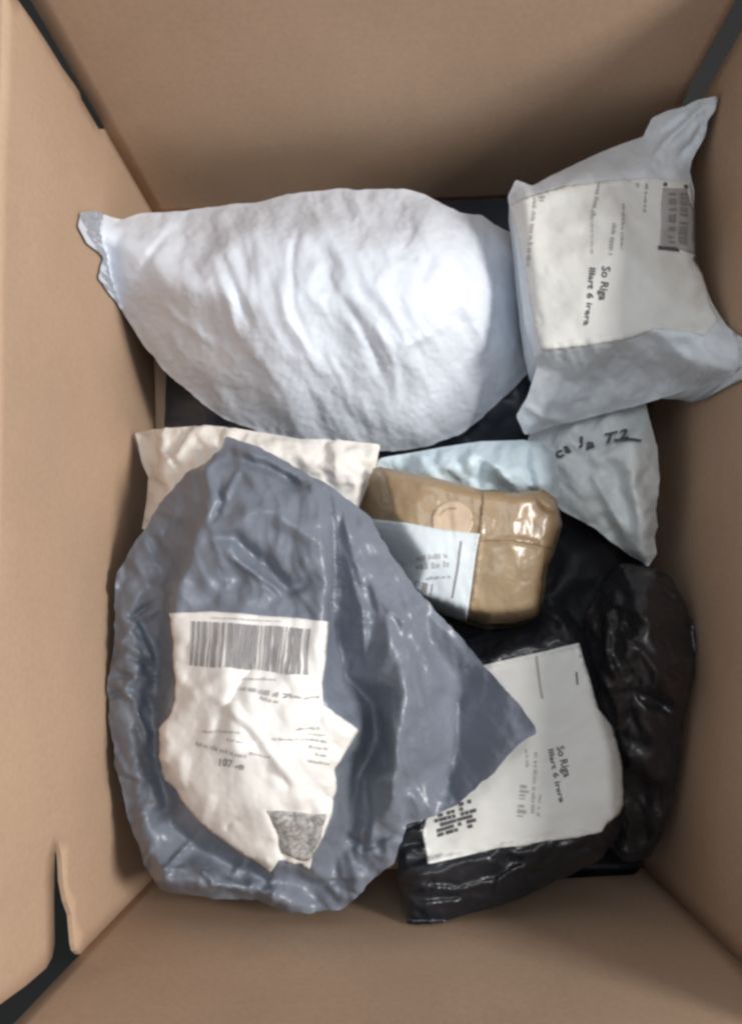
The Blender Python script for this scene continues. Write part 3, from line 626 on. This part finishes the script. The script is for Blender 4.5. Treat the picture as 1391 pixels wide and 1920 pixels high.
sh = Sheet([(425, 819, .185), (470, 831, .19), (518, 855, .192), (573, 886, .192), (639, 925, .192), (693, 967, .195), (742, 1052, .2), (796, 1124, .2), (850, 1179, .2), (905, 1245, .195), (959, 1305, .21), (1004, 1362, .222), (1004, 1378, .222), (977, 1391, .218),
            (923, 1450, .202), (862, 1505, .186), (814, 1529, .184), (762, 1547, .182), (750, 1583, .185), (737, 1619, .175), (699, 1646, .17), (663, 1687, .16), (639, 1704, .155), (579, 1713, .15), (542, 1712, .15), (482, 1688, .15), (361, 1681, .15), (301, 1668, .15), (285, 1640, .15), (271, 1619, .15),
            (246, 1547, .152), (216, 1432, .155), (207, 1354, .155), (201, 1275, .156), (213, 1227, .156), (216, 1166, .156), (219, 1082, .155), (240, 1040, .16), (271, 997, .165), (301, 943, .17), (349, 889, .178), (415, 846, .185)],
           [(480, 950, .225), (560, 980, .228), (420, 1020, .222), (470, 1080, .212), (550, 1110, .214), (420, 1250, .235), (520, 1300, .24), (440, 1400, .24), (540, 1420, .238), (500, 1520, .222), (570, 1560, .205), (400, 1500, .215),
            (400, 930, .212), (330, 960, .185), (390, 870, .2), (790, 1300, .214), (930, 1370, .2), (760, 1480, .2), (690, 1560, .18)],
           [[(262, 1060, .168), (236, 1150, .163), (258, 1240, .172), (232, 1330, .162), (256, 1420, .17), (262, 1500, .162), (292, 1590, .166)],
            [(340, 1000, .19), (318, 1060, .17), (304, 1130, .166), (296, 1230, .158), (294, 1320, .155), (300, 1430, .152), (322, 1540, .152), (370, 1590, .154), (470, 1640, .155), (560, 1660, .155), (585, 1690, .148)],
            [(372, 1010, .215), (340, 1090, .206), (326, 1170, .206), (326, 1270, .208), (308, 1350, .2), (306, 1420, .2), (350, 1505, .196), (430, 1578, .192), (510, 1628, .188), (582, 1628, .184), (612, 1540, .202), (630, 1460, .212), (660, 1370, .222), (610, 1310, .228), (606, 1180, .226), (608, 1080, .222), (608, 980, .22), (588, 915, .208)],
            [(630, 960, .207), (634, 1080, .203), (632, 1180, .199), (645, 1260, .19), (700, 1320, .184), (704, 1380, .178), (668, 1470, .17), (652, 1560, .166), (615, 1650, .16)],
            [(660, 1000, .212), (690, 1090, .22), (735, 1200, .23), (756, 1290, .236), (748, 1360, .236), (738, 1450, .226), (738, 1520, .205)],
            [(800, 1190, .2), (862, 1285, .172), (856, 1400, .17), (836, 1490, .172)],
            [(310, 1650, .18), (400, 1650, .185), (480, 1668, .178), (540, 1700, .165)]],
           step=5, excess=0.02, zsoft=4, zb=0.012, ridge=(.0034, 52, 78, 3.0), calm=calm_grey, tcap=cap_grey, crinkle=(80, .0024, 75, 40, (40, 150)), seed=14.2, foldk=1.3, foldw=1.0, ka=.03, kb=.10, its=180, soft=1, rag=4,
           exfield=lambda p: np.where(((p[:, 0] - 470) / 150) ** 2 + ((p[:, 1] - 1370) / 240) ** 2 < 1, 0.12, 1.0) * np.where((p[:, 0] > 800) & (p[:, 1] > 1250), 0.4, 1.0) * np.where((p[:, 1] > 1560) | (p[:, 0] < 320), 1.9, 1.0),
           folds=HEM + [([(430, 838), (500, 860), (570, 900), (600, 930)], 16, .006, 'sharp'), ([(440, 860), (520, 885), (590, 930)], 10, -.004, 'ridge'), ([(410, 900), (420, 940), (395, 985)], 9, -.005, 'sharp'), ([(450, 880), (425, 930), (415, 960)], 9, .004, 'sharp'),
                  ([(375, 1010), (440, 1010), (500, 1060), (540, 1100), (610, 1090)], 14, -.006, 'ridge'), ([(430, 1040), (490, 1085), (540, 1120)], 10, .004, 'sharp'), ([(300, 1000), (345, 990), (370, 1000)], 16, -.006, 'ridge'), ([(612, 905), (626, 980), (630, 1080), (618, 1180)], 7, -.005, 'sharp'), ([(640, 930), (655, 1020), (690, 1130)], 9, .003, 'tent'), ([(690, 1000), (740, 1120), (775, 1250)], 10, .002, 'tent'), ([(745, 1100), (790, 1190), (805, 1290)], 10, .0022, 'tent'), ([(730, 1300), (745, 1390), (735, 1500)], 9, .004, 'tent'),
                  ([(700, 1110), (770, 1180), (830, 1300)], 12, .003, 'sharp'), ([(770, 1240), (790, 1310), (800, 1370)], 9, .003, 'sharp'), ([(640, 1010), (680, 1150), (690, 1260)], 12, .004, 'sharp'),
                  ([(640, 1560), (690, 1590), (740, 1560)], 10, -.004, 'sharp'), ([(690, 1450), (690, 1540), (680, 1620)], 9, -.005, 'sharp'), ([(300, 1640), (345, 1590), (365, 1570)], 9, .005, 'sharp'), ([(360, 1610), (400, 1660), (470, 1670)], 8, .006, 'sharp'),
                  ([(220, 1150), (260, 1180), (290, 1260)], 10, .004, 'sharp'), ([(215, 1270), (250, 1310), (280, 1400)], 10, .004, 'sharp'), ([(480, 1240), (420, 1330), (400, 1400)], 14, -.003, 'sharp'), ([(400, 1300), (480, 1370), (560, 1480)], 14, .004, 'sharp'), ([(500, 1510), (520, 1560), (530, 1610)], 8, -.005, 'sharp')])
t = tag(empty('grey_mailer'), 'large crumpled blue grey plastic mailer with a white barcode label', 'mailer', 'mail in the box')
sh.build('film', M['grey'], t)
lb = sh.patch('label', [(325, 1150), (400, 1148), (480, 1153), (560, 1160), (613, 1165), (608, 1230), (602, 1280), (606, 1322), (640, 1345), (668, 1368), (645, 1405), (626, 1440), (629, 1480), (617, 1530), (600, 1570), (585, 1600), (583, 1628), (540, 1612), (523, 1610), (508, 1632), (460, 1600), (400, 1560), (350, 1510), (304, 1450),
                         (298, 1400), (301, 1372), (316, 1345), (333, 1310), (333, 1270), (328, 1210)], M['paper'], t, off=.0014, thick=.0015)
sh.quads('barcode', bars(((366, 1166), (585, 1180), (576, 1268), (360, 1246)), 92, 11), M['inkb'], lb, off=.0026)
sh.text('lettering', '2PS', (529, 1308), 3, 9, M['inkm'], lb, off=.0026, stretch=1.1)
sh.text('lettering', '107 -e', (409, 1434), 5, 14, M['inkm'], lb, off=.0026, stretch=1.0)
for i, (a, b, h) in enumerate((((400, 1162), (530, 1168), 3), ((455, 1276), (520, 1279), 5), ((455, 1296), (522, 1306), 8), ((548, 1308), (598, 1312), 5), ((490, 1312), (525, 1318), 7), ((555, 1366), (600, 1367), 5), ((578, 1378), (610, 1380), 4), ((515, 1386), (612, 1392), 5), ((580, 1402), (613, 1405), 5), ((590, 1414), (613, 1417), 5), ((575, 1426), (615, 1430), 5),
                                ((385, 1372), (455, 1376), 4), ((372, 1396), (462, 1418), 7), ((430, 1388), (455, 1394), 5), ((470, 1412), (510, 1418), 4))):
    sh.quads('print_line', word_dashes(a, b, h, 100 + i), M['inkl'], lb, off=.0026)
sh.patch('printed_block', [(500, 1517), (560, 1521), (608, 1524), (598, 1566), (584, 1602), (570, 1608), (527, 1594), (515, 1560)], M['inkmot'], lb, off=.0024)

for o in list(bpy.data.objects):
    if o.type == 'EMPTY' and not o.children: bpy.data.objects.remove(o)
